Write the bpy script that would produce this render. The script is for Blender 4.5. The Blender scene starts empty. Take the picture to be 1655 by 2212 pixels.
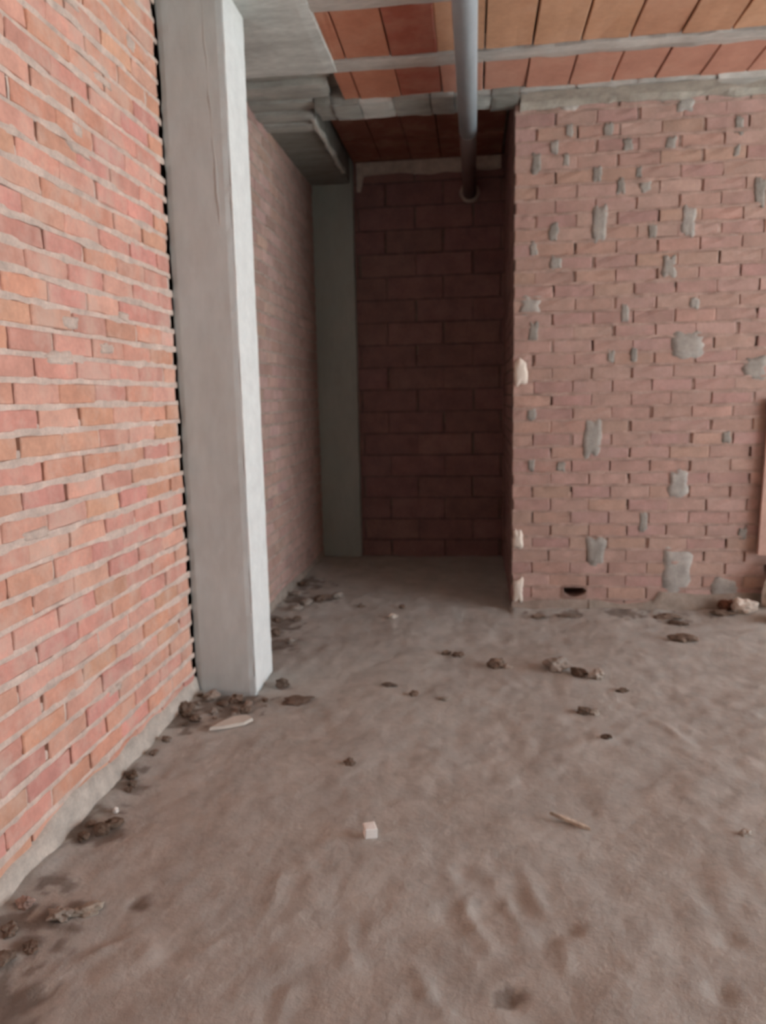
import bpy, math, random
import numpy as np
from mathutils import Matrix, Vector

random.seed(7)
SC = bpy.context.scene
COL = SC.collection


def lin(r, g, b):
    f = lambda v: ((v / 255 + 0.055) / 1.055) ** 2.4 if v > 10 else v / 255 / 12.92
    return (f(r), f(g), f(b), 1.0)


# ------------------------------------------------------------------ camera
F_PX, YAW, PITCH, ROLL, EYE = 1586.6, 0.12607, 0.15502, -0.02026, 1.46
fw = Vector((-math.sin(YAW) * math.cos(PITCH), math.cos(YAW) * math.cos(PITCH), -math.sin(PITCH)))
rt = Vector((math.cos(YAW), math.sin(YAW), 0))
up = rt.cross(fw)
rt2 = rt * math.cos(ROLL) + up * math.sin(ROLL)
up2 = -rt * math.sin(ROLL) + up * math.cos(ROLL)
cd = bpy.data.cameras.new('camera')
cam = bpy.data.objects.new('camera', cd)
COL.objects.link(cam)
cd.sensor_fit = 'VERTICAL'
cd.sensor_height = 36.0
cd.lens = F_PX / 2212 * 36.0
cd.clip_start = 0.02
M = Matrix.Identity(4)
for i in range(3):
    M[i][0], M[i][1], M[i][2] = rt2[i], up2[i], -fw[i]
M[2][3] = EYE
cam.matrix_world = M
SC.camera = cam
cd.dof.use_dof = True            # the photograph is softly out of focus
cd.dof.focus_distance = 0.8
cd.dof.aperture_fstop = 7.0

# ------------------------------------------------------------------ light: overcast sky through the open street side
wd = bpy.data.worlds.new('overcast_sky')
SC.world = wd
wd.use_nodes = True
bg = wd.node_tree.nodes['Background']
bg.inputs['Color'].default_value = (0.88, 0.99, 1.08, 1)
bg.inputs['Strength'].default_value = 2.6
OPEN_X, OPEN_Y0, OPEN_Y1, OPEN_Z = 6.5, -1.0, 4.5, 3.0      # unglazed shop front on the right
sl = bpy.data.lights.new('bounce_sun', 'SUN')           # added sunlight on street and floor by the opening, to brighten the ceiling
sl.energy, sl.angle, sl.color = 9.0, math.radians(3), (0.94, 1.0, 1.02)
so = bpy.data.objects.new('bounce_sun', sl)
COL.objects.link(so)
so.rotation_euler = (0, math.radians(24), math.radians(10))
pl = bpy.data.lights.new('opening_portal', 'AREA')
pl.shape = 'RECTANGLE'
pl.size, pl.size_y = OPEN_Z, OPEN_Y1 - OPEN_Y0
pl.cycles.is_portal = True
po = bpy.data.objects.new('opening_portal', pl)
COL.objects.link(po)
po.location = (OPEN_X + 0.02, (OPEN_Y0 + OPEN_Y1) / 2, OPEN_Z / 2)
po.rotation_euler = (0, math.radians(90), 0)
SC.view_settings.view_transform = 'Standard'
SC.view_settings.look = 'None'
SC.view_settings.gamma = 1.0
SC.view_settings.use_curve_mapping = False
SC.view_settings.exposure = 1.62

# ------------------------------------------------------------------ helpers
def link(o, parent=None, label=None, cat=None, group=None, kind=None, color=None):
    COL.objects.link(o)
    if parent is not None:
        o.parent = parent
    if label:
        o['label'] = label
    if cat:
        o['category'] = cat
    if group:
        o['group'] = group
    if kind:
        o['kind'] = kind
    if color is not None:
        o.color = color
    return o


def mesh(name, v, f, mat, smooth=False):
    me = bpy.data.meshes.new(name)
    me.from_pydata([tuple(p) for p in v], [], f)
    me.materials.append(mat)
    if smooth:
        me.polygons.foreach_set('use_smooth', [True] * len(me.polygons))
    me.update()
    return me


def mobj(name, v, f, mat, parent=None, smooth=False, **k):
    return link(bpy.data.objects.new(name, mesh(name, v, f, mat, smooth)), parent, **k)


def box(v, f, x0, x1, y0, y1, z0, z1):
    n = len(v)
    v += [(x0, y0, z0), (x1, y0, z0), (x1, y1, z0), (x0, y1, z0), (x0, y0, z1), (x1, y0, z1), (x1, y1, z1), (x0, y1, z1)]
    f += [(n, n + 3, n + 2, n + 1), (n + 4, n + 5, n + 6, n + 7), (n, n + 1, n + 5, n + 4), (n + 1, n + 2, n + 6, n + 5),
          (n + 2, n + 3, n + 7, n + 6), (n + 3, n, n + 4, n + 7)]


def hash2(ix, iy, s):
    h = np.sin(ix * 127.1 + iy * 311.7 + s * 74.7) * 43758.5453
    return h - np.floor(h)


def vnoise(x, y, s=0.0):
    x = np.asarray(x, float)
    y = np.asarray(y, float)
    ix, iy = np.floor(x), np.floor(y)
    fx, fy = x - ix, y - iy
    fx, fy = fx * fx * (3 - 2 * fx), fy * fy * (3 - 2 * fy)
    a, b = hash2(ix, iy, s), hash2(ix + 1, iy, s)
    c, d = hash2(ix, iy + 1, s), hash2(ix + 1, iy + 1, s)
    return (a + (b - a) * fx) * (1 - fy) + (c + (d - c) * fx) * fy - 0.5


def rough_box(name, x0, x1, y0, y1, z0, z1, step, amp, mat, parent=None, seed=1, edge=0.006, **k):
    """box with a finely divided, slightly uneven surface and worn edges"""
    def seg(a, b):
        n = max(1, int(round((b - a) / step)))
        return np.linspace(a, b, n + 1)
    xs, ys, zs = seg(x0, x1), seg(y0, y1), seg(z0, z1)
    V, Fc, idx = [], [], {}

    def vid(p):
        key = tuple(round(c, 5) for c in p)
        if key not in idx:
            x, y, z = p
            nx = int(x == xs[-1]) - int(x == xs[0])
            ny = int(y == ys[-1]) - int(y == ys[0])
            nz = int(z == zs[-1]) - int(z == zs[0])
            on = abs(nx) + abs(ny) + abs(nz)
            d = amp * 2 * (vnoise((x + y) * 9, z * 9, seed) + 0.6 * vnoise((x - y) * 23, z * 23, seed + 3))
            d = float(d) - (edge * (1 + float(vnoise((x + y) * 30, z * 30, seed + 5))) if on > 1 else 0)
            idx[key] = len(V)
            V.append((x + nx * d, y + ny * d, z + nz * d))
        return idx[key]

    def sheet(A, B, fn):
        for i in range(len(A) - 1):
            for j in range(len(B) - 1):
                Fc.append((vid(fn(A[i], B[j])), vid(fn(A[i + 1], B[j])), vid(fn(A[i + 1], B[j + 1])), vid(fn(A[i], B[j + 1]))))
    sheet(xs, zs, lambda a, b: (a, ys[0], b))
    sheet(zs, xs, lambda a, b: (b, ys[-1], a))
    sheet(zs, ys, lambda a, b: (xs[0], b, a))
    sheet(ys, zs, lambda a, b: (xs[-1], a, b))
    sheet(ys, xs, lambda a, b: (b, a, zs[0]))
    sheet(xs, ys, lambda a, b: (a, b, zs[-1]))
    return mobj(name, V, Fc, mat, parent, **k)


# ------------------------------------------------------------------ materials (colour = object colour x procedural variation)
def mineral(name, scale=6, var=0.35, bump=0.3, bscale=60, rough=0.9, smear=None, smear_amt=0.5, smear_scale=7,
            stretch=(1, 1, 1), island=0.0, damp=False, spec=0.25):
    m = bpy.data.materials.new(name)
    m.use_nodes = True
    nt = m.node_tree
    N, L = nt.nodes, nt.links
    bs = N['Principled BSDF']
    bs.inputs['Roughness'].default_value = rough
    bs.inputs['Specular IOR Level'].default_value = spec
    oi = N.new('ShaderNodeObjectInfo')
    ge = N.new('ShaderNodeNewGeometry')
    mp = N.new('ShaderNodeMapping')
    mp.inputs['Scale'].default_value = stretch
    L.new(ge.outputs['Position'], mp.inputs['Vector'])

    def noise(sc, det=4, r=0.6, src=mp):
        n = N.new('ShaderNodeTexNoise')
        n.inputs['Scale'].default_value = sc
        n.inputs['Detail'].default_value = det
        n.inputs['Roughness'].default_value = r
        L.new(src.outputs['Vector'], n.inputs['Vector'])
        return n

    def ramp(src, lo, hi, a, b):
        r = N.new('ShaderNodeMapRange')
        r.inputs[1].default_value, r.inputs[2].default_value = lo, hi
        r.inputs[3].default_value, r.inputs[4].default_value = a, b
        L.new(src, r.inputs[0])
        return r.outputs[0]

    def mul(col, fac):
        x = N.new('ShaderNodeMix')
        x.data_type = 'RGBA'
        x.blend_type = 'MULTIPLY'
        x.inputs[0].default_value = 1
        L.new(col, x.inputs[6])
        L.new(fac, x.inputs[7])
        return x.outputs[2]
    n1 = noise(scale)
    c = mul(oi.outputs['Color'], ramp(n1.outputs['Fac'], 0.3, 0.7, 1 - var, 1 + var))
    n2 = noise(scale * 7, 3)
    c = mul(c, ramp(n2.outputs['Fac'], 0.3, 0.7, 1 - var * 0.5, 1 + var * 0.5))
    if island:
        c = mul(c, ramp(ge.outputs['Random Per Island'], 0, 1, 1 - island, 1 + island))
    if damp:
        at = N.new('ShaderNodeAttribute')
        at.attribute_name = 'soil'
        x = N.new('ShaderNodeMix')
        x.data_type = 'RGBA'
        x.inputs[7].default_value = lin(88, 70, 58)
        L.new(at.outputs['Fac'], x.inputs[0])
        L.new(c, x.inputs[6])
        c = x.outputs[2]
    if smear is not None:
        n3 = noise(smear_scale, 5, 0.65)
        x = N.new('ShaderNodeMix')
        x.data_type = 'RGBA'
        x.inputs[7].default_value = smear
        L.new(ramp(n3.outputs['Fac'], 0.47, 0.72, 0, smear_amt), x.inputs[0])
        L.new(c, x.inputs[6])
        c = x.outputs[2]
    L.new(c, bs.inputs['Base Color'])
    nb = noise(bscale, 5, 0.65, mp)
    b = N.new('ShaderNodeBump')
    b.inputs['Strength'].default_value = bump
    b.inputs['Distance'].default_value = 0.006
    L.new(nb.outputs['Fac'], b.inputs['Height'])
    L.new(b.outputs['Normal'], bs.inputs['Normal'])
    return m


CEMENT = lin(186, 172, 160)
M_brick_l = mineral('brick_light_smeared', 9, 0.13, 0.25, 90, smear=lin(212, 182, 166), smear_amt=0.72, smear_scale=6, island=0.08)
M_brick_r = mineral('brick_patched', 9, 0.13, 0.25, 90, smear=lin(168, 140, 126), smear_amt=0.5, smear_scale=7, island=0.08)
M_brick_d = mineral('brick_hollow_block', 7, 0.15, 0.25, 90, island=0.08)
M_ceram = mineral('ceramic_ceiling_block', 5, 0.12, 0.15, 70, smear=lin(180, 150, 130), smear_amt=0.35, smear_scale=5, island=0.06)
M_mortar = mineral('mortar', 14, 0.2, 0.6, 120)
M_conc = mineral('cast_concrete', 3.5, 0.08, 0.12, 70, stretch=(1, 1, 0.35), smear=lin(176, 174, 168), smear_amt=0.2, smear_scale=3)
M_soffit = mineral('board_marked_concrete', 6, 0.22, 0.4, 60, stretch=(0.5, 1.6, 1))
M_dirt = mineral('dusty_earth', 5, 0.11, 0.7, 55, damp=True, spec=0.1, rough=1.0)
M_clod = mineral('earth_clod', 20, 0.25, 0.8, 120, spec=0.1, rough=1.0)
M_plaster = mineral('gypsum_plaster', 12, 0.06, 0.1, 60)
M_pvc = mineral('grey_pvc', 3, 0.08, 0.03, 60, rough=0.42, spec=0.5)
M_wood = mineral('weathered_wood', 30, 0.3, 0.3, 150, stretch=(1, 1, 1))
M_plain = mineral('plain_block_render', 5, 0.12, 0.2, 60)

# ------------------------------------------------------------------ brickwork
XL, XC, YC1, YC2 = -1.401, -1.095, 3.401, 3.71
XD, YR, ZC, YB, XB = 0.251, 4.98, 3.262, 6.61, -1.045
YBW = 6.67                      # face of the back wall


def brick_mesh(name, ln, h, d, mat, n=6, jit=0.0016, nx=4, nz=3):
    out = []
    for q in range(n):
        rr = random.Random(len(name) * 31 + q * 17)
        ch = 0.004
        V, Fc = [], []
        g = {}
        for i in range(nx):
            for j in range(nz):
                bx = -ln / 2 + ch + (ln - 2 * ch) * i / (nx - 1)
                bz = -h / 2 + ch + (h - 2 * ch) * j / (nz - 1)
                edge = i in (0, nx - 1) or j in (0, nz - 1)
                g[i, j] = len(V)
                V.append((bx + rr.uniform(-jit, jit), rr.uniform(-jit, jit) + (rr.random() ** 4 * 0.006 if edge else 0), bz + rr.uniform(-jit, jit)))
        for i in range(nx - 1):
            for j in range(nz - 1):
                Fc.append((g[i, j], g[i + 1, j], g[i + 1, j + 1], g[i, j + 1]))
        ring = [(i, 0) for i in range(nx)] + [(nx - 1, j) for j in range(1, nz)] + [(i, nz - 1) for i in range(nx - 2, -1, -1)] + [(0, j) for j in range(nz - 2, 0, -1)]
        lo = []
        for (i, j) in ring:
            lo.append(len(V))
            V.append((-ln / 2 + ln * i / (nx - 1) + rr.uniform(-jit, jit), 0.005, -h / 2 + h * j / (nz - 1) + rr.uniform(-jit, jit)))
        m_ = len(ring)
        for k in range(m_):
            Fc.append((g[ring[k]], lo[k], lo[(k + 1) % m_], g[ring[(k + 1) % m_]]))
        b0 = len(V)
        V += [(-ln / 2, d, -h / 2), (ln / 2, d, -h / 2), (ln / 2, d, h / 2), (-ln / 2, d, h / 2)]
        cor = [0, nx - 1, nx - 1 + nz - 1, 2 * (nx - 1) + nz - 1]
        for s in range(4):
            a, b = cor[s], cor[(s + 1) % 4]
            seq = [lo[t % m_] for t in range(a, (b if b > a else b + m_) + 1)]
            Fc.append(tuple([b0 + s, b0 + (s + 1) % 4] + seq[::-1]))
        Fc.append((b0, b0 + 3, b0 + 2, b0 + 1))
        out.append(mesh(name, V, Fc, mat))
    return out


class Wall:
    """A masonry wall: world = origin + Rz(rot) (u, -w, v); w points out of the face."""
    def __init__(s, name, label, origin, rot, u0, u1, v0, v1, pitch, ch, gap, bed, phases, z0, mat, meshes, dims, palette,
                 mortar_col, single, open_head=0.55, jw=0.003, holes=(), core_holes=(), depth=0.13, part='brick', seed=3, wbed=-0.003, tv=0.12, sloppy=0.0, bridge=0.0):
        rr = random.Random(seed)
        s.R = Matrix.Rotation(rot, 4, 'Z')
        s.o = Vector(origin)
        s.rot = rot
        c, sn = math.cos(rot), math.sin(rot)
        W = lambda u, w, v: (s.o.x + c * u + sn * w, s.o.y + sn * u - c * w, s.o.z + v)
        s.W = W
        # core behind the bricks
        V, Fc = [], []
        rects = [(u0, u1, v0, v1)]
        for (a, b, p, q) in core_holes:
            rects = [(u0, a, v0, v1), (b, u1, v0, v1), (a, b, v0, p), (a, b, q, v1)]
        for (a, b, p, q) in rects:
            if b - a < 1e-4 or q - p < 1e-4:
                continue
            n = len(V)
            tmp, tf = [], []
            box(tmp, tf, a, b, -0.024, 0, p, q)
            pts = []
            for (x, y, z) in tmp:
                pts.append(W(x, -0.022 if y == 0 else -depth, z))
            V += pts
            Fc += [tuple(i + n for i in t) for t in tf]
        if bridge:      # the core runs on behind the joint at the wall's end
            n = len(V)
            tmp, tf = [], []
            box(tmp, tf, u1 - 0.01, u1 + 0.4, 0, 1, v0, v1)
            V += [W(x, -0.08 if y == 0 else -depth, z) for (x, y, z) in tmp]
            Fc += [tuple(i + n for i in t) for t in tf]
        s.obj = mobj(name, V, Fc, M_mortar, color=lin(120, 104, 94), label=label, cat='wall', kind='structure')
        # mortar beds and head fills
        MV, MF = [], []

        def strip(ua, ub, va, vb, wf, ns):
            n = len(MV)
            for i in range(ns + 1):
                u = ua + (ub - ua) * i / ns
                wv = wf + rr.uniform(-0.0035, 0.0025)
                e1, e2 = rr.uniform(-0.004, 0.003), rr.uniform(-0.003, 0.004)
                if sloppy and ns > 1:      # mortar squeezed out over the brick edges
                    s1 = max(0.0, float(vnoise(u * 6, va * 40, 5)) + 0.12) * sloppy
                    s2 = max(0.0, float(vnoise(u * 6, va * 40, 6)) + 0.12) * sloppy
                    e1, e2 = e1 - s1, e2 + s2
                    wv += 0.006 * min(1.0, (s1 + s2) / 0.008)
                MV.extend([W(u, -0.03, va), W(u, wv - 0.002, va + e1), W(u, wv, (va + vb) / 2), W(u, wv - 0.002, vb + e2), W(u, -0.03, vb)])
            for i in range(ns):
                a = n + i * 5
                for j in range(4):
                    MF.append((a + j, a + 5 + j, a + 6 + j, a + 1 + j))
        nc = int(math.ceil((v1 - z0) / ch)) + 1
        SV, SF = [], []
        nb = 0
        blist = []
        for k in range(-1, nc):
            a, b = z0 + k * ch + bed / 2, z0 + (k + 1) * ch - bed / 2
            zj = z0 + k * ch
            if v0 - 0.001 < zj < v1:
                strip(u0, u1 + bridge, zj - bed / 2 - 0.001, zj + bed / 2 + 0.001, wbed, max(2, int((u1 - u0) / 0.05)))
            a, b = max(a, v0), min(b, v1)
            if b - a < 0.012:
                continue
            ph = phases[k % 2]
            j0 = math.floor((u0 - ph) / pitch) - 1
            u = ph + j0 * pitch
            while u < u1:
                du = rr.uniform(-0.006, 0.006)
                ua, ub = max(u + gap / 2 + du, u0), min(u + pitch - gap / 2 + rr.uniform(-0.004, 0.004) + du, u1)
                inhole = any(ha < u < hb and hp < (a + b) / 2 < hq for (ha, hb, hp, hq) in holes)
                if inhole:
                    pass
                elif u0 < u < u1 and rr.random() > open_head:
                    strip(u - gap / 2 - 0.002, u + gap / 2 + 0.006, a, b, rr.uniform(-0.012, -0.004), 1)
                elif u0 < u < u1 and rr.random() < 0.6:
                    strip(u - gap / 2 - 0.002, u + gap / 2 + 0.006, a, a + (b - a) * rr.uniform(0.25, 0.6), -0.008, 1)
                segs = [(ua, ub)]
                for (ha, hb, hp, hq) in holes:
                    if hp < (a + b) / 2 < hq:
                        segs = [t for (x, y) in segs for t in ((x, min(y, ha)), (max(x, hb), y))]
                for (x, y) in segs:
                    if y - x > 0.025:
                        blist.append(((x + y) / 2, (a + b) / 2, y - x, b - a))
                u += pitch
        # the pieces nearest the camera are single objects, the rest one joined part
        blist.sort(key=lambda t: single(t[0], t[1]))
        cnt = 0
        for (u, v, lu, lv) in blist:
            col = rr.choice(palette)
            kf = rr.uniform(1 - tv, 1 + tv)
            col = (col[0] * kf, col[1] * kf * rr.uniform(0.96, 1.04), col[2] * kf, 1)
            me = rr.choice(meshes)
            w = rr.uniform(-jw, jw)
            sc = (lu / dims[0], 1, lv / dims[1])
            if cnt < 300 and single(u, v) < 1e6:
                ob = bpy.data.objects.new(part, me)
                link(ob, s.obj, color=col)
                ob.location = W(u, w, v + rr.uniform(-0.0015, 0.0015))
                ob.rotation_euler = (rr.uniform(-0.012, 0.012), rr.uniform(-0.006, 0.006), rot + rr.uniform(-0.01, 0.01))
                ob.scale = sc
                cnt += 1
            else:
                n = len(SV)
                for p in me.vertices:
                    q = p.co
                    SV.append(W(u + q.x * sc[0], w - q.y, v + q.z * sc[2]))
                SF += [tuple(i + n for i in p.vertices) for p in me.polygons]
        if SV:
            m0 = [sum(p[i] for p in palette) / len(palette) for i in range(3)]
            mobj(part + 'work', SV, SF, mat, s.obj, kind='stuff', color=(*m0, 1))
        mobj('mortar', MV, MF, M_mortar, s.obj, kind='stuff', color=mortar_col)


def blob(rad, seed, sub=2, flat=1.0, amp=0.28, fr=2.2, sharp=0.0):
    import bmesh
    bm = bmesh.new()
    bmesh.ops.create_icosphere(bm, subdivisions=sub, radius=1)
    V = []
    for v in bm.verts:
        p = v.co
        d = 1 + amp * 2 * float(vnoise(p.x * fr + seed, p.y * fr + p.z * 1.7 + seed * 1.3, seed)) + amp * 0.9 * float(vnoise(p.x * 5 + p.z * 3, p.y * 5 - p.z * 2, seed + 2)) + amp * 0.7 * float(vnoise(p.x * 11 + p.z * 7, p.y * 11 - p.z * 6, seed + 4))
        V.append(Vector((p.x * d * rad[0], p.y * d * rad[1], p.z * d * rad[2] * flat)))
    Fc = [tuple(q.index for q in f.verts) for f in bm.faces]
    bm.free()
    return V, Fc


PITCH_B = 0.2483
BL = brick_mesh('brick', 0.237, 0.071, 0.11, M_brick_l, 6)
BR = brick_mesh('brick', 0.241, 0.0765, 0.11, M_brick_r, 6)
BK = brick_mesh('block', 0.488, 0.183, 0.08, M_brick_d, 4, 0.002)
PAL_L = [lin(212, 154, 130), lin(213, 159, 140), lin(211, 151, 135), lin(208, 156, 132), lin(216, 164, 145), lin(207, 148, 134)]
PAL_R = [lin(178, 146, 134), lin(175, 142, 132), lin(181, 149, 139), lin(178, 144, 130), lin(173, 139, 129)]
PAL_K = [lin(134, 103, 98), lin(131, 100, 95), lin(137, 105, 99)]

# left wall (rot +90deg: u = world Y, face +X)
wl = Wall('wall_left', 'long sunlit brick wall with pale mortar running along the left side', (XL, 0, 0), math.pi / 2, -2.4, YC1 - 0.021,
          -0.1, 3.34, PITCH_B, 0.0835, 0.010, 0.016, (2.249, 2.123), 0.0325, M_brick_l, BL, (0.237, 0.071), PAL_L,
          lin(211, 188, 174), lambda u, v: (-u if u > 1.72 else 1e7), open_head=0.55, jw=0.0025, seed=11, tv=0.09, sloppy=0.016, bridge=0.017)
# stretch behind the first column, inside the passage
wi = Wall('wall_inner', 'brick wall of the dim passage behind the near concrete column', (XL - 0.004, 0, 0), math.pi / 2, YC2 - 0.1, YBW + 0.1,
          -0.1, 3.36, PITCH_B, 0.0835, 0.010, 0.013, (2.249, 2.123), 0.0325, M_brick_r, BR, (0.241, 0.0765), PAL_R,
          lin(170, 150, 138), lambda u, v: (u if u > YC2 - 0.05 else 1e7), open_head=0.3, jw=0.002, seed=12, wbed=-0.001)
# right wall (rot 0: u = world X, face -Y) with a service hole at its foot
HX, HZ = 0.669, 0.126
wr = Wall('wall_right', 'brick wall dabbed with grey mortar patches on the right', (0, YR, 0), 0.0, XD, 6.6,
          -0.1, 3.36, 0.2515, 0.0865, 0.010, 0.010, (0.5, 0.382), -0.012, M_brick_r, BR, (0.241, 0.0765), PAL_R,
          lin(174, 146, 134), lambda u, v: (u if u < 2.1 else 1e7), open_head=0.22, jw=0.0015, seed=13, wbed=0.0, tv=0.06, sloppy=0.014,
          holes=[(HX - 0.085, HX + 0.085, 0.08, 0.17)], core_holes=[(HX - 0.085, HX + 0.085, 0.075, 0.17)])
# return of the same wall along the passage (rot -90deg: u = -Y, face -X)
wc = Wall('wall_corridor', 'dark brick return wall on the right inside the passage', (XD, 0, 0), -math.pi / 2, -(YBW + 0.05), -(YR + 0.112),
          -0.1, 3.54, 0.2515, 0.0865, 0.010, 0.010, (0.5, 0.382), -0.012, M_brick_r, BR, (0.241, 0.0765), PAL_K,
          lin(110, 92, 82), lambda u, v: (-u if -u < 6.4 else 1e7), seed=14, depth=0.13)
# back wall of big hollow blocks
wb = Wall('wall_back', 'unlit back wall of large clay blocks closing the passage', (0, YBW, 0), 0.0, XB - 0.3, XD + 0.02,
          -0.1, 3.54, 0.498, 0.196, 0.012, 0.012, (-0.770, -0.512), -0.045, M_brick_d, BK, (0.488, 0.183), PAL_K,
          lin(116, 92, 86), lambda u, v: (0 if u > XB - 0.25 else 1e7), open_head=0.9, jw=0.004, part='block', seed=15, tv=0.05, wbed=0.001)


def plain_wall(name, label, boxes, col):
    V, Fc = [], []
    for b in boxes:
        box(V, Fc, *b)
    return mobj(name, V, Fc, M_plain, color=col, label=label, cat='wall', kind='structure')


plain_wall('wall_front', 'plain grey rendered wall behind the viewer', [(XL - 0.13, OPEN_X + 0.25, -2.53, -2.4, -0.1, 3.36)], lin(196, 196, 194))
plain_wall('wall_street', 'outer wall with the wide unglazed shop front opening', [
    (OPEN_X, OPEN_X + 0.25, -2.53, OPEN_Y0, -0.1, 3.36), (OPEN_X, OPEN_X + 0.25, OPEN_Y1, YR + 0.13, -0.1, 3.36),
    (OPEN_X, OPEN_X + 0.25, OPEN_Y0, OPEN_Y1, OPEN_Z, 3.36)], lin(196, 196, 194))
V, Fc = [], []
box(V, Fc, OPEN_X + 0.25, 30, -25, 25, -0.3, -0.06)
mobj('ground', V, Fc, M_plain, color=lin(206, 206, 204), label='pale paved street outside the opening', cat='ground', kind='structure')

# ------------------------------------------------------------------ floor of trodden earth
RIDGES = [
    [(-1.063, 1.568), (-0.99, 1.672), (-0.907, 1.778)], [(-0.927, 1.574), (-0.861, 1.677)], [(-0.721, 1.682), (-0.675, 1.755)],
    [(-0.602, 2.022), (-0.603, 1.895), (-0.626, 1.787)], [(-0.515, 1.719), (-0.444, 1.586), (-0.464, 1.484)], [(-0.366, 1.804), (-0.315, 1.69)],
    [(-0.151, 1.691), (-0.121, 1.604), (-0.073, 1.547)], [(-0.023, 2.002), (-0.048, 1.909)], [(0.147, 2.116), (0.203, 1.953)],
    [(0.234, 1.827), (0.224, 1.744)], [(0.019, 2.104), (0.085, 1.961), (0.131, 1.852)], [(0.808, 3.223), (0.907, 3.01)],
    [(0.205, 3.799), (0.288, 3.613)], [(-0.095, 2.093), (-0.021, 1.838), (0.04, 1.758)], [(-1.12, 1.517), (-1.08, 1.598)]]
DARK = [(-1.20, 3.30, .15), (-1.33, 3.07, .10), (-1.36, 2.52, .08), (-1.33, 2.21, .09), (-1.27, 1.75, .11), (-1.123, 1.53, .07), (-1.25, 1.9, .06),
        (-1.2, 1.46, .12), (-1.28, 5.07, .14), (-1.14, 5.15, .09), (-1.32, 5.6, .15), (-1.25, 4.5, .13), (-1.15, 4.1, .1), (0.088, 1.625, .03),
        (-0.99, 1.867, .03), (0.423, 4.83, .06), (0.659, 4.88, .08), (1.269, 4.80, .09), (1.598, 4.86, .06), (1.0, 4.9, .1)]
PITS = [(0.088, 1.625, .028, .014), (0.263, 1.875, .03, .014), (0.60, 1.681, .03, .012), (0.677, 1.871, .03, .012), (-0.999, 1.856, .02, .012)]


def seg_d(x, y, a, b):
    ax, ay = a
    dx, dy = b[0] - ax, b[1] - ay
    t = np.clip(((x - ax) * dx + (y - ay) * dy) / (dx * dx + dy * dy), 0, 1)
    return np.hypot(x - ax - t * dx, y - ay - t * dy)


def floor_h(x, y):
    x = np.asarray(x, float)
    y = np.asarray(y, float)
    wx, wy = x + 0.05 * vnoise(x * 5, y * 5, 9), y + 0.05 * vnoise(x * 5, y * 5, 10)
    h = 0.020 * vnoise(wx * 2.3, wy * 2.3, 1) + 0.008 * vnoise(wx * 6, wy * 5, 2) + 0.007 * vnoise(wx * 15, wy * 13, 3) + 0.004 * vnoise(x * 34, y * 34, 4)
    for r in RIDGES:
        for a, b in zip(r[:-1], r[1:]):
            d = seg_d(wx, wy, a, b)
            h = h + (0.0045 * np.exp(-(d / 0.014) ** 2) - 0.003 * np.exp(-((d - 0.05) / 0.03) ** 2)) * (0.6 + 1.2 * vnoise(x * 14, y * 14, 15))
    for (px, py, pr, pd) in PITS:
        h = h - pd * np.exp(-(((x - px) ** 2 + (y - py) ** 2) / pr ** 2))
    # loose soil heaped against the column foot and the walls
    h = h + 0.025 * np.exp(-((x - XL) / 0.10) ** 2) * (0.5 + vnoise(x * 8, y * 8, 6))
    h = h + 0.02 * np.exp(-((y - YR) / 0.12) ** 2) * (x > XD) + 0.05 * np.exp(-(((x - 1.9) / 0.25) ** 2 + ((y - 4.9) / 0.16) ** 2))
    return h - 0.006


def lattice(*parts):
    return np.unique(np.round(np.concatenate([np.arange(a, b, s) for a, b, s in parts]), 4))


gx = lattice((-1.5, 2.0, 0.0135), (2.0, OPEN_X + 0.26, 0.11))
gy = lattice((-2.5, 1.1, 0.1), (1.1, 3.6, 0.0135), (3.6, 6.75, 0.022))
X, Y = np.meshgrid(gx, gy, indexing='ij')
Z = floor_h(X, Y)
soil = np.zeros_like(X)
for (px, py, pr) in DARK:
    d = np.hypot(X - px, (Y - py)) / pr + 1.3 * vnoise(X * 18, Y * 18, 21) + 1.4 * vnoise(X * 38, Y * 38, 22)
    soil = np.maximum(soil, np.clip(1.25 - d, 0, 0.55) * 1.1)
nx_, ny_ = X.shape
idx = np.arange(nx_ * ny_).reshape(nx_, ny_)
quads = np.stack([idx[:-1, :-1], idx[1:, :-1], idx[1:, 1:], idx[:-1, 1:]], -1).reshape(-1, 4)
me = bpy.data.meshes.new('floor')
me.vertices.add(nx_ * ny_)
me.vertices.foreach_set('co', np.stack([X, Y, Z], -1).ravel())
me.loops.add(quads.size)
me.loops.foreach_set('vertex_index', quads.ravel())
me.polygons.add(len(quads))
me.polygons.foreach_set('loop_start', np.arange(0, quads.size, 4))
me.polygons.foreach_set('use_smooth', np.ones(len(quads), bool))
me.update(calc_edges=True)
at = me.attributes.new('soil', 'FLOAT', 'POINT')
at.data.foreach_set('value', soil.ravel().astype(np.float32))
me.materials.append(M_dirt)
link(bpy.data.objects.new('floor', me), label='dusty trodden earth floor with footprints and ridges', cat='floor', kind='structure', color=lin(180, 176, 169))


def fh(x, y):
    return float(floor_h(x, y))


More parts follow.
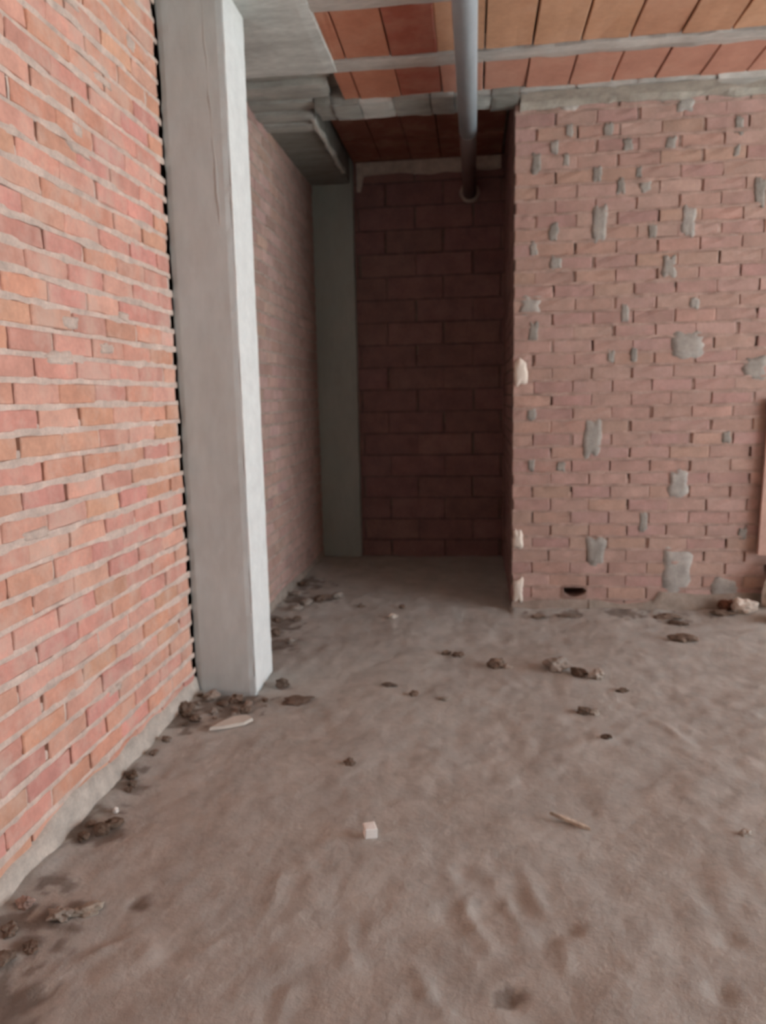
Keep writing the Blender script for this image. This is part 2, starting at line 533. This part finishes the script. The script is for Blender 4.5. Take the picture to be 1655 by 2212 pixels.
# ------------------------------------------------------------------ columns
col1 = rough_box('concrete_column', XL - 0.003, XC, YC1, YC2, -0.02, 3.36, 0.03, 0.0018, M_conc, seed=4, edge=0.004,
                 label='square cast concrete column with one bright side beside the left wall', cat='column', color=lin(202, 206, 204))
V, Fc = [], []
for i in range(15):
    z = 2.25 + i * 0.07
    xx = -1.155 - 0.035 * (z - 2.25) + 0.003 * math.sin(i * 2.1)
    V += [(xx - 0.012, YC1 + 0.002, z), (xx, YC1 - 0.002, z), (xx + 0.01, YC1 + 0.002, z)]
for i in range(14):
    a = i * 3
    Fc += [(a, a + 1, a + 4, a + 3), (a + 1, a + 2, a + 5, a + 4)]
mobj('formwork_seam', V, Fc, M_conc, col1, color=lin(186, 186, 182))
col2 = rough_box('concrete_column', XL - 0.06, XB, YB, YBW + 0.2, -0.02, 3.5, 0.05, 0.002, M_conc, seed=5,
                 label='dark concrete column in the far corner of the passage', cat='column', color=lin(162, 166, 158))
rough_box('lit_side_skin', XC - 0.004, XC + 0.004, YC1 + 0.003, YC2 - 0.003, 0.0, 3.3, 0.03, 0.0008, M_plaster, col1, seed=6, edge=0.002, color=lin(228, 228, 224), label='pale added skin that brightens the lit side')  # pale skin added so the lit side's brightness sits in its colour

# ------------------------------------------------------------------ ceiling
V, Fc = [], []
box(V, Fc, XL - 0.13, OPEN_X + 0.25, -2.53, 5.05, 3.36, 3.6)
box(V, Fc, XD + 0.004, OPEN_X + 0.25, 5.05, 5.25, 3.36, 3.6)
box(V, Fc, XL - 0.13, XD + 0.15, 5.05, YBW + 0.15, 3.53, 3.6)
ceil = mobj('ceiling', V, Fc, M_soffit, color=lin(150, 145, 136), label='rough ceiling of clay blocks between concrete joists', cat='ceiling', kind='structure')
CB = brick_mesh('ceramic_block', 0.245, 0.5, 0.09, M_ceram, 4, 0.0015)


def ceramic(x0, x1, y0, y1, z, col):
    ob = bpy.data.objects.new('ceramic_block', random.choice(CB))
    link(ob, ceil, color=col)
    ob.location = ((x0 + x1) / 2, (y0 + y1) / 2, z + random.uniform(-0.003, 0.003))
    ob.rotation_euler = (math.pi / 2 + random.uniform(-.006, .006), random.uniform(-.008, .008), 0)
    ob.scale = ((x1 - x0) / 0.245, (y1 - y0) / 0.5, 1)
    return ob


TAN = [lin(200, 152, 120), lin(196, 148, 118), lin(202, 156, 124), lin(194, 144, 116)]
JO = [(3.63, 3.735), (4.29, 4.395)]
zc = ZC + 0.01
rows = [(3.735, 4.29, 0.301, -0.765), (4.395, 4.80, 0.301, -0.80)]
for ri, (ya, yb, ph, xs) in enumerate(rows):
    j = math.floor((xs - ph) / 0.249)
    while ph + j * 0.249 < 2.3:
        a, b = max(ph + j * 0.249, xs), ph + (j + 1) * 0.249
        j += 1
        if b - a < 0.05:
            continue
        mid = (a + b) / 2
        colr = random.choice(TAN)
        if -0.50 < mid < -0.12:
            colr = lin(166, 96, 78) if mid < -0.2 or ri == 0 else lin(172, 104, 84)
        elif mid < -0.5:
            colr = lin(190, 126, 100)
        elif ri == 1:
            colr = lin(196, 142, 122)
        gp = random.choice([0.003, 0.006, 0.012])
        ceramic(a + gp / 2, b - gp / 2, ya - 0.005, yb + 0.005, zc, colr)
# the rest of the field, out of frame
SV, SF = [], []
yy = 3.63
while yy > -2.4:
    y0 = max(yy - 0.555, -2.4)
    x = -0.76
    while x < OPEN_X:
        box(SV, SF, x + 0.003, min(x + 0.246, OPEN_X), y0, yy, zc, 3.355)
        x += 0.249
    yy -= 0.66
    JO.append((yy, yy + 0.105))
for (ya, yb) in ((3.735, 4.29), (4.395, 4.80)):
    x = 2.293
    while x < OPEN_X:
        box(SV, SF, x + 0.003, min(x + 0.246, OPEN_X), ya, yb, zc, 3.355)
        x += 0.249
mobj('ceramic_blockwork', SV, SF, M_ceram, ceil, kind='stuff', color=lin(182, 126, 98))
for (ya, yb) in JO:
    # joist soffit with ragged mortar edges
    V, Fc = [], []
    n = 90
    for i in range(n + 1):
        x = -0.80 + (OPEN_X + 0.80) * i / n
        e1, e2 = float(vnoise(x * 9, ya * 7, 31)) * 0.03, float(vnoise(x * 9, ya * 7, 32)) * 0.03
        zz = ZC + 0.002 + 0.006 * float(vnoise(x * 14, ya, 33))
        V += [(x, ya - 0.008 + e1, 3.36), (x, ya - 0.008 + e1, zz + 0.004), (x, (ya + yb) / 2, zz - 0.003), (x, yb + 0.008 + e2, zz + 0.004), (x, yb + 0.008 + e2, 3.36)]
    for i in range(n):
        for k in range(4):
            a = i * 5 + k
            Fc.append((a, a + 1, a + 6, a + 5))
    mobj('joist', V, Fc, M_soffit, ceil, color=lin(186, 178, 170))

# solid concrete band along the left wall: flat at first, then uneven board-marked steps
GREY = lin(158, 152, 142)
rough_box('concrete_band', XL - 0.13, -0.76, -2.5, 4.37, ZC - 0.012, 3.37, 0.06, 0.002, M_soffit, ceil, seed=7, color=lin(204, 204, 198))
for (ya, yb, dz, xe, g) in ((4.37, 4.56, 0.045, -0.83, 140), (4.56, 4.70, 0.014, -0.86, 150), (4.70, 4.80, 0.03, -0.88, 140), (4.80, 4.93, 0.012, -0.99, 142),
                            (4.93, 5.06, -0.004, -1.03, 150), (5.06, 5.14, 0.016, -1.05, 136), (5.14, 5.27, 0.0, -1.06, 146), (5.27, YBW + 0.1, 0.022, -1.07, 116)):  # last strip toned down: passage shade put into its grey
    rough_box('formwork_board_mark', XL - 0.13, xe, ya, yb, ZC + dz, 3.55 if ya > 5.0 else 3.37, 0.05, 0.002, M_soffit, ceil, seed=int(ya * 10), edge=0.006, color=lin(g + 22, g + 20, g + 12))
# ragged pale lip along the band's free edge in the passage
V, Fc = [], []
for i in range(24):
    y = 4.98 + i * 0.055
    w = 0.017 + 0.007 * math.sin(i * 1.7)
    x = -1.062 + 0.006 * math.sin(i * 0.9)
    V += [(x - w, y, ZC + 0.012), (x - w * .5, y, ZC + 0.001), (x + w * .6, y, ZC + 0.003), (x + w * .6, y, ZC + 0.04)]
for i in range(23):
    for k in range(3):
        a = i * 4 + k
        Fc.append((a, a + 1, a + 5, a + 4))
mobj('mortar_lip', V, Fc, M_mortar, ceil, color=lin(190, 184, 174))
# rim beam over the opening and on top of the right wall, cast in short lengths
xs = [-0.99, -0.88, -0.71, -0.50, -0.27, -0.12, 0.10, 0.27, 0.6, 0.95, 1.4, 1.9, 2.6, 6.5]
tone = [134, 140, 176, 140, 146, 166, 132, 150, 158, 150, 164, 168, 160]
for i in range(len(xs) - 1):
    d = random.uniform(-0.006, 0.006)
    t = tone[i]
    rough_box('rim_beam', xs[i], xs[i + 1], 4.80 + d, 5.06, 3.244 + d, 3.37, 0.035, 0.004, M_soffit, ceil, seed=40 + i, edge=0.003, color=lin(t + 14, t + 12, t + 5))
# clay blocks of the higher passage ceiling
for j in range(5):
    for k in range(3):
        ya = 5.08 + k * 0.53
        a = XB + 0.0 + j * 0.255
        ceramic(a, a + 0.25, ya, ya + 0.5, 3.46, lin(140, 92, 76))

# ------------------------------------------------------------------ mortar and plaster on the walls
def skirt(wall, u0, u1, hfun, col, outw, name='cement_skirt', seed=0, step=0.03):
    V, Fc = [], []
    n = int((u1 - u0) / step)
    for i in range(n + 1):
        u = u0 + (u1 - u0) * i / n
        h = hfun(u)
        o = outw * (1 + 0.8 * float(vnoise(u * 11, 1.0, seed)))
        V += [wall.W(u, -0.01, h + 0.006), wall.W(u, o * 0.35, h), wall.W(u, o * 0.75, h * 0.55), wall.W(u, o * 1.15, 0.01), wall.W(u, o * 1.6, -0.05)]
    for i in range(n):
        for k in range(4):
            a = i * 5 + k
            Fc.append((a, a + 1, a + 6, a + 5))
    return mobj(name, V, Fc, M_mortar, wall.obj, smooth=True, color=col)


skirt(wl, -2.4, YC1 - 0.01, lambda u: 0.088 + 0.05 * float(vnoise(u * 3.1, 0.3, 51)) + 0.03 * float(vnoise(u * 9, 0.3, 52)), lin(194, 182, 170), 0.016, seed=53)
skirt(wi, YC2, YB, lambda u: 0.07 + 0.05 * float(vnoise(u * 3.1, 2.3, 54)), lin(160, 146, 134), 0.012, seed=55)
skirt(wr, XD + 0.002, HX - 0.10, lambda u: 0.06 + 0.05 * float(vnoise(u * 4, 1.3, 56)), lin(156, 138, 126), 0.015, seed=57)
skirt(wr, HX - 0.10, HX + 0.10, lambda u: 0.07, lin(158, 142, 130), 0.012, seed=57)
skirt(wr, HX + 0.10, 2.4, lambda u: 0.07 + 0.06 * float(vnoise(u * 4, 1.3, 56)) + (0.06 if u > 1.2 else 0), lin(156, 142, 130), 0.018, seed=57)

# collar round the service hole: plate with an oval through hole and its tunnel
V, Fc = [], []
n = 28
for i in range(n):
    a = 2 * math.pi * i / n
    ca, sa = math.cos(a), math.sin(a)
    k = 1 / max(abs(ca), abs(sa))
    wob = 1 + 0.1 * math.sin(3 * a + 1)
    ov = (0.074 * ca * wob, (0.040 if sa > 0 else 0.034) * sa * wob)
    V += [(HX + 0.088 * ca * k, YR - 0.002, 0.122 + 0.05 * sa * k), (HX + ov[0] * 1.05, YR - 0.005, HZ + ov[1] * 1.05),
          (HX + ov[0], YR + 0.006, HZ + ov[1]), (HX + ov[0] * 1.08, YR + 0.2, HZ + ov[1] * 1.1)]
for i in range(n):
    for k in range(3):
        a, b = i * 4 + k, ((i + 1) % n) * 4 + k
        Fc.append((a, b, b + 1, a + 1))
Fc.append(tuple(i * 4 + 3 for i in range(n)))
mobj('hole_collar', V, Fc, M_mortar, wr.obj, color=lin(150, 122, 110))

PATCH = [(0.781, 2.520, 0.102, 0.236), (1.317, 2.500, 0.094, 0.198), (0.382, 2.894, 0.063, 0.132), (0.494, 2.980, 0.051, 0.087), (0.566, 2.902, 0.040, 0.082), (0.820, 3.068, 0.061, 0.080), (0.583, 3.072, 0.051, 0.081),
         (0.757, 2.810, 0.056, 0.093), (0.939, 2.970, 0.061, 0.081), (1.194, 2.966, 0.066, 0.080), (1.052, 2.721, 0.067, 0.082), (0.905, 2.729, 0.056, 0.093), (1.008, 2.805, 0.039, 0.070), (0.496, 2.477, 0.063, 0.129),
         (0.373, 2.384, 0.052, 0.096), (0.511, 2.285, 0.075, 0.097), (1.212, 2.236, 0.095, 0.140), (0.354, 2.026, 0.135, 0.128), (0.950, 1.963, 0.052, 0.115), (1.103, 2.463, 0.056, 0.111), (1.335, 1.750, 0.215, 0.202),
         (0.379, 1.865, 0.065, 0.117), (1.754, 1.595, 0.150, 0.150), (1.587, 3.042, 0.053, 0.118), (1.581, 2.898, 0.038, 0.064), (1.728, 2.650, 0.075, 0.177), (0.767, 1.171, 0.124, 0.267), (1.320, 0.861, 0.145, 0.201),
         (0.800, 0.410, 0.139, 0.210), (1.334, 0.293, 0.195, 0.329), (1.109, 0.606, 0.053, 0.156), (1.740, 0.533, 0.052, 0.086), (0.376, 1.328, 0.066, 0.079), (0.374, 0.991, 0.049, 0.074), (0.568, 0.980, 0.060, 0.068),
         (1.608, 1.160, 0.057, 0.089), (0.871, 1.690, 0.046, 0.088), (1.015, 1.701, 0.046, 0.087), (1.652, 0.164, 0.175, 0.126), (0.580, 3.215, 0.112, 0.064), (1.267, 3.180, 0.108, 0.079), (1.372, 2.005, 0.061, 0.074)]


def patch(wall, u, v, du, dv, col, th, seed, mat=M_mortar, name='mortar_patch'):
    """trowelled dab: irregular polygonal outline, thin at the rim, uneven in the middle"""
    n, V, Fc = 26, [], []
    for ring, (k, t) in enumerate(((1.0, -0.006), (0.93, 0.55), (0.5, 1.0))):
        for i in range(n):
            a = 2 * math.pi * i / n
            r = (abs(math.cos(a)) ** 8 + abs(math.sin(a)) ** 8) ** -0.125
            r *= 0.95 + 0.5 * float(vnoise(math.cos(a) * 1.9 + seed, math.sin(a) * 1.9, seed)) + 0.25 * float(vnoise(math.cos(a) * 5 + seed, math.sin(a) * 5, seed))
            tt = t if t < 0 else t * th * (1 + 0.6 * float(vnoise(i * 0.9, ring, seed)))
            V.append(wall.W(u + du * 0.5 * r * k * math.cos(a), tt, v + dv * 0.5 * r * k * math.sin(a)))
    V.append(wall.W(u, th * 0.8, v))
    for ring in range(2):
        for i in range(n):
            j = (i + 1) % n
            Fc.append((ring * n + i, ring * n + j, ring * n + n + j, ring * n + n + i))
    for i in range(n):
        Fc.append((2 * n + i, 2 * n + (i + 1) % n, 3 * n))
    return mobj(name, V, Fc, mat, wall.obj, smooth=True, color=col)


for i, (u, v, du, dv) in enumerate(PATCH):
    g = random.choice([146, 152, 158]) + (10 if du > 0.09 else 0)
    patch(wr, u, v, du, dv, lin(g + 2, g - 6, g - 14), 0.005, 60 + i)
for i in range(16):       # pale dabs on the left wall
    u, v = random.uniform(1.8, 3.3), random.uniform(0.3, 3.0)
    patch(wl, u, v, random.uniform(0.05, 0.16), random.uniform(0.02, 0.05), lin(206, 184, 170), 0.007, 160 + i)
for i, (u, v, du, dv) in enumerate(((0.298, 1.60, 0.085, 0.16), (0.290, 0.487, 0.07, 0.13), (0.294, 0.13, 0.075, 0.19))):
    patch(wr, u, v, du, dv, lin(226, 212, 198), 0.02, 190 + i, M_plaster, 'plaster_dab')['label'] = 'pale plaster dab on the wall corner'
# ragged cement along the top of the right wall
V, Fc = [], []
n = 60
for i in range(n + 1):
    x = XD + 0.03 + 2.3 * i / n
    h = 3.225 - 0.035 * (0.5 + float(vnoise(x * 5, 3.0, 71))) - 0.02 * max(0, float(vnoise(x * 17, 3.0, 72)))
    o = 0.05 + 0.04 * float(vnoise(x * 6, 5.0, 73))
    V += [(x, YR + 0.005, h), (x, YR - 0.015, h + 0.004), (x, YR - o, 3.235), (x, YR - 0.17, 3.247)]
for i in range(n):
    for k in range(3):
        a = i * 4 + k
        Fc.append((a, a + 4, a + 5, a + 1))
mobj('cement_cove', V, Fc, M_mortar, wr.obj, color=lin(168, 160, 148))
# top strip of the back wall and the ring where the pipe goes through
V, Fc = [], []
n = 40
for i in range(n + 1):
    x = XB + 0.03 + (XD - XB - 0.06) * i / n
    h = 3.36 + 0.03 * float(vnoise(x * 8, 1.0, 81)) - (0.12 if i < 2 else 0)
    V += [(x, YBW + 0.01, h - 0.01), (x, YBW - 0.02, h), (x, YBW - 0.03, 3.455), (x, YBW + 0.01, 3.47)]
for i in range(n):
    for k in range(3):
        a = i * 4 + k
        Fc.append((a, a + 4, a + 5, a + 1))
mobj('mortar_strip', V, Fc, M_mortar, wb.obj, color=lin(196, 182, 170))
PX, PZ, PRAD = -0.043, 3.17, 0.058
V, Fc = [], []
n = 26
for i in range(n):
    a = 2 * math.pi * i / n
    ro = 0.088 + 0.025 * float(vnoise(math.cos(a) * 2, math.sin(a) * 2, 83))
    for (r, w) in ((ro, 0.012), (ro * 0.92, -0.018), (PRAD + 0.002, -0.03)):
        V.append((PX + r * math.cos(a), YBW + w, PZ + r * math.sin(a)))
for i in range(n):
    for k in range(2):
        a, b = i * 3 + k, ((i + 1) % n) * 3 + k
        Fc.append((a, b, b + 1, a + 1))
mobj('mortar_ring', V, Fc, M_mortar, wb.obj, color=lin(186, 170, 158))

# ------------------------------------------------------------------ waste pipe under the ceiling
def tube(cx, cz, r, y0, y1, n=32):
    V, Fc = [], []
    for y in (y0, y1):
        for i in range(n):
            a = 2 * math.pi * i / n
            V.append((cx + r * math.cos(a), y, cz + r * math.sin(a)))
    for i in range(n):
        j = (i + 1) % n
        Fc.append((i, n + i, n + j, j))
    Fc.append(tuple(range(n)))
    Fc.append(tuple(range(2 * n - 1, n - 1, -1)))
    return V, Fc


V, Fc = tube(PX, PZ, PRAD, -2.4, 5.16)
pipe = mobj('waste_pipe', V, Fc, M_pvc, smooth=True, color=lin(188, 198, 204), label='long grey plastic pipe hung below the ceiling and entering the back wall', cat='pipe')
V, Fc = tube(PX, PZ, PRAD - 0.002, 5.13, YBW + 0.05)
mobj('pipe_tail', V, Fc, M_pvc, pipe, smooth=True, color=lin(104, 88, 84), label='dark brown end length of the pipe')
V, Fc = tube(PX, PZ, PRAD + 0.007, 2.55, 2.67)
mobj('pipe_socket', V, Fc, M_pvc, pipe, smooth=True, color=lin(170, 178, 182))
for y in (3.0, 0.6, -1.6):
    V, Fc = [], []
    n = 20
    for yy in (y - 0.015, y + 0.015):
        pts = [(PX - PRAD - 0.003, 3.29)] + [(PX + (PRAD + 0.003) * math.cos(math.pi + math.pi * i / n), PZ + (PRAD + 0.003) * math.sin(math.pi + math.pi * i / n)) for i in range(n + 1)] + [(PX + PRAD + 0.003, 3.29)]
        V += [(a, yy, b) for a, b in pts]
    m_ = n + 3
    Fc = [(i, i + 1, m_ + i + 1, m_ + i) for i in range(m_ - 1)]
    mobj('hanger_strap', V, Fc, M_pvc, pipe, color=lin(120, 122, 124))

# ------------------------------------------------------------------ debris on the floor
def lump(name, x, y, size, label, cat, col, seed, mat=M_clod, sub=2, rz=0.0, amp=0.36, fr=2.0, sink=0.42, group=None, smooth=False):
    V, Fc = blob((size[0] / 2, size[1] / 2, size[2] / 2), seed, 3, 1, amp, fr)
    lo = min(v.z for v in V)
    o = mobj(name, V, Fc, mat, smooth=smooth, label=label, cat=cat, group=group, color=col)
    o.location = (x, y, fh(x, y) - lo * (1 - sink) - 0.001)
    o.rotation_euler = (0, 0, rz)
    return o


BROWN, DUST, PALE, WHITE = lin(128, 110, 97), lin(156, 144, 134), lin(196, 184, 172), lin(232, 224, 216)
# chipped white cube
V, Fc = [], []
rough = random.Random(5)
box(V, Fc, -.021, .021, -.019, .019, 0, .042)
import bmesh
bm = bmesh.new()
bv = [bm.verts.new((x + rough.uniform(-.003, .003), y + rough.uniform(-.003, .003), z + rough.uniform(-.002, .002))) for x, y, z in V]
for t in Fc:
    bm.faces.new([bv[i] for i in t])
bmesh.ops.bevel(bm, geom=bm.edges[:], offset=0.005, segments=2, affect='EDGES', profile=0.6)
me = bpy.data.meshes.new('foam_cube')
bm.to_mesh(me)
bm.free()
me.materials.append(M_plaster)
o = link(bpy.data.objects.new('foam_cube', me), label='small bright white cube lying alone on the bare floor', cat='cube', color=lin(246, 240, 234))
o.location = (-0.352, 2.245, fh(-0.352, 2.245) - 0.003)
o.rotation_euler = (0.06, 0.05, 0.35)


def slab(name, pts, th, x, y, rz, tilt, col, label, cat, mat=M_plaster, lift=0.0):
    """flat broken piece with an irregular outline"""
    n = len(pts)
    V = [(a, b, 0) for a, b in pts] + [(a * 0.94, b * 0.94, th) for a, b in pts]
    Fc = [tuple(range(n - 1, -1, -1)), tuple(range(n, 2 * n))] + [(i, (i + 1) % n, n + (i + 1) % n, n + i) for i in range(n)]
    o = mobj(name, V, Fc, mat, label=label, cat=cat, color=col)
    o.location = (x, y, fh(x, y) - 0.004 + lift)
    o.rotation_euler = (tilt[0], tilt[1], rz)
    return o


slab('plaster_shard', [(-.11, -.03), (-.04, -.035), (.05, -.03), (.10, .0), (.085, .04), (.02, .045), (-.05, .01)], 0.014, -1.10, 3.045, 0.55, (0.10, 0.05), lin(206, 196, 184),
     'pale pointed plaster shard lying in front of the near column', 'shard', lift=0.012)
slab('wood_splinter', [(-.075, -.004), (-.02, -.010), (.05, -.009), (.075, -.003), (.05, .006), (-.02, .007)], 0.012, 0.325, 2.40, -0.45, (0.0, 0.12), lin(196, 182, 166),
     'thin pale wood splinter on the open floor right of centre', 'splinter', M_wood, lift=0.009)
lump('pebble', -1.043, 3.105, (.035, .03, .026), 'little pale pebble right of the pointed plaster shard', 'pebble', PALE, 3)
lump('pebble', 0.893, 2.375, (.035, .03, .026), 'light pebble near the right edge of the floor', 'pebble', PALE, 4)
lump('pebble', -0.545, 4.705, (.06, .04, .035), 'pale pebble on the floor before the dark passage', 'pebble', PALE, 5)
lump('pebble', -1.290, 2.318, (.022, .02, .02), 'tiny white pebble close to the foot of the left wall', 'pebble', WHITE, 6)
lump('pebble', -0.150, 3.392, (.05, .03, .02), 'flat pale pebble in the middle of the floor', 'pebble', lin(176, 164, 152), 7)
lump('earth_clod', 1.223, 4.371, (.15, .07, .05), 'flat dark brown clod before the patched right wall', 'clod', BROWN, 8, rz=-0.3)
lump('earth_clod', 0.44, 3.85, (.13, .11, .07), 'rounded grey clod right of centre, beside a pale stone', 'clod', DUST, 9, rz=0.2)
lump('earth_clod', 0.535, 3.76, (.11, .05, .05), 'dark lump standing in for the shadow strip beside the pale stone', 'clod', lin(112, 94, 82), 10, rz=-0.7)  # dark lump added where there is only a strip of shadow
lump('stone', 0.625, 3.725, (.075, .05, .06), 'pale stone at the end of the dark shadow lump', 'stone', lin(184, 170, 158), 11)
lump('earth_clod', 0.115, 3.885, (.09, .07, .06), 'small dark clod on the floor left of the rounded clod', 'clod', BROWN, 12)
lump('stone', 0.175, 3.865, (.045, .04, .035), 'small light stone touching a dark clod at mid floor', 'stone', lin(170, 156, 144), 13)
lump('stone', -0.985, 3.53, (.07, .06, .055), 'small dark stone just right of the near column', 'stone', lin(112, 98, 88), 14)
lump('earth_clod', -0.874, 3.35, (.13, .09, .03), 'low triangular clod right of the near column foot', 'clod', lin(118, 100, 88), 15, rz=0.4)
lump('stone', -0.429, 3.536, (.08, .04, .022), 'thin dark flake on the floor below the passage', 'stone', lin(116, 102, 92), 16, rz=-0.1)
lump('earth_clod', -0.163, 4.075, (.05, .04, .03), 'tiny dark clod near the passage, left of a pair', 'clod', BROWN, 17)
lump('earth_clod', -0.096, 4.043, (.06, .04, .03), 'tiny dark clod near the passage, right of a pair', 'clod', BROWN, 18)
lump('earth_clod', -0.298, 3.434, (.04, .04, .03), 'tiny dark crumb left of the flat pale pebble', 'clod', BROWN, 19)
lump('earth_clod', 0.50, 3.30, (.06, .05, .035), 'small clod on the floor in front of the pale stone', 'clod', lin(116, 100, 88), 20)
lump('stone', 0.545, 3.29, (.04, .03, .03), 'small pale stone in front of the rounded clod', 'stone', lin(174, 162, 150), 21)
lump('earth_clod', -0.505, 2.74, (.04, .035, .03), 'small dark clod above the white cube', 'clod', BROWN, 22)
lump('earth_clod', 0.555, 3.036, (.05, .03, .02), 'flat dark crumb in the right half of the floor', 'clod', lin(108, 90, 78), 23)
lump('earth_clod', 0.727, 3.586, (.05, .04, .025), 'small clod to the right of the pale stone', 'clod', lin(112, 96, 84), 24)
lump('stone', -0.505, 4.95, (.05, .04, .03), 'small dark stone inside the mouth of the passage', 'stone', BROWN, 25)
lump('stone', -0.80, 4.98, (.05, .04, .03), 'dark crumb in the passage near its left wall', 'stone', BROWN, 26)
lump('stone', -1.312, 1.812, (.05, .045, .04), 'pinkish stone by the left wall at the picture edge', 'stone', lin(176, 150, 138), 27)
lump('earth_clod', -1.18, 1.775, (.07, .06, .04), 'grey clod right of the pinkish stone', 'clod', lin(160, 146, 134), 28)
lump('earth_clod', -1.12, 1.80, (.09, .04, .03), 'longer grey clod second from the pinkish stone', 'clod', lin(164, 150, 136), 29, rz=0.5)
lump('earth_clod', 1.254, 4.83, (.15, .07, .04), 'dark clod at the foot of the patched right wall', 'clod', BROWN, 30)
lump('earth_clod', 1.282, 4.71, (.10, .06, .03), 'broken clod just before the right wall foot clod', 'clod', lin(116, 98, 86), 31, rz=-0.4)
lump('earth_clod', 1.60, 4.85, (.14, .06, .035), 'dark flat clod near the rubble heap by the right wall', 'clod', BROWN, 32, rz=-0.3)
lump('earth_clod', 0.423, 4.81, (.10, .06, .035), 'dark clod below the plaster dab at the wall corner', 'clod', BROWN, 33)
lump('earth_clod', 0.62, 4.83, (.16, .05, .025), 'low strip of dark soil below the wall hole', 'clod', lin(134, 118, 106), 34)
# loose crumbs that nothing tells apart
for k, (x, y) in enumerate([(-1.345, 3.25), (-1.30, 3.33), (-1.233, 3.16), (-1.224, 3.27), (-1.17, 3.33), (-1.10, 3.30), (-1.282, 3.07), (-1.33, 3.10), (-1.085, 3.20), (-1.15, 3.24), (-1.365, 3.165), (-1.03, 3.34), (-1.20, 3.20), (-1.13, 3.16), (-1.31, 3.02), (-1.20, 3.10), (-1.36, 3.34), (-1.00, 3.28)]):
    s = random.uniform(.03, .085) if k < 12 else random.uniform(.02, .035)
    lump('earth_clod', x, y, (s, s * .8, s * .6), 'dark crumbly clod in the soil at the near column foot', 'clod', random.choice([BROWN, DUST, lin(112, 94, 81), lin(150, 134, 122)]), 100 + k, rz=k, group='clods at the near column foot')
for k, (x, y) in enumerate([(-1.335, 2.865), (-1.335, 2.74), (-1.341, 2.55), (-1.31, 2.46), (-1.34, 2.231), (-1.32, 2.15), (-1.28, 2.195), (-1.26, 2.24), (-1.29, 1.70), (-1.20, 1.655), (-1.24, 1.60), (-1.31, 2.50)]):
    s = random.uniform(.03, .06)
    lump('earth_clod', x, y, (s, s * .8, s * .6), 'dark soil crumb scattered along the foot of the left wall', 'clod', random.choice([BROWN, lin(112, 94, 81), DUST]), 130 + k, rz=k, group='crumbs along the left wall')
for k, (x, y) in enumerate([(-1.30, 4.57), (-1.236, 4.835), (-1.123, 5.075), (-1.32, 5.2), (-1.18, 4.62), (-1.25, 4.3), (-1.30, 4.05), (-1.20, 5.0), (-1.01, 5.19), (-1.33, 5.5), (-1.12, 4.2)]):
    s = random.uniform(.05, .10)
    lump('earth_clod', x, y, (s, s * .8, s * .55), 'soil clod along the passage wall behind the near column', 'clod', random.choice([BROWN, lin(118, 100, 88), DUST]), 150 + k, rz=k, group='clods along the passage wall')
# rubble heap and leaning clay board at the right edge
lump('rubble_chunk', 1.73, 4.86, (.15, .10, .10), 'pale mortar chunk at the left of the rubble heap', 'rubble', lin(206, 190, 176), 41, amp=.35)
lump('rubble_chunk', 1.95, 4.90, (.18, .12, .38), 'tall pale mortar lump against the right wall', 'rubble', lin(196, 178, 164), 42, amp=.3)
lump('rubble_chunk', 1.87, 4.72, (.14, .10, .09), 'pale broken piece at the front of the rubble heap', 'rubble', lin(204, 188, 174), 43, amp=.35)
lump('rubble_chunk', 1.645, 4.93, (.10, .07, .09), 'small reddish brick scrap left of the rubble heap', 'rubble', lin(120, 84, 70), 44, amp=.35)
lump('rubble_chunk', 2.17, 4.80, (.22, .16, .18), 'large mortar lump at the right of the rubble heap', 'rubble', lin(190, 172, 158), 45, amp=.3)
V, Fc = [], []
box(V, Fc, 0, 0.50, -0.014, 0.014, 0, 1.0)
brd = mobj('clay_board', V, Fc, M_ceram, color=lin(196, 158, 144), label='upright clay board leaning on the right wall above the rubble', cat='board')
brd.location = (1.822, 4.935, 0.40)
brd.rotation_euler = (-0.02, 0.02, -0.02)
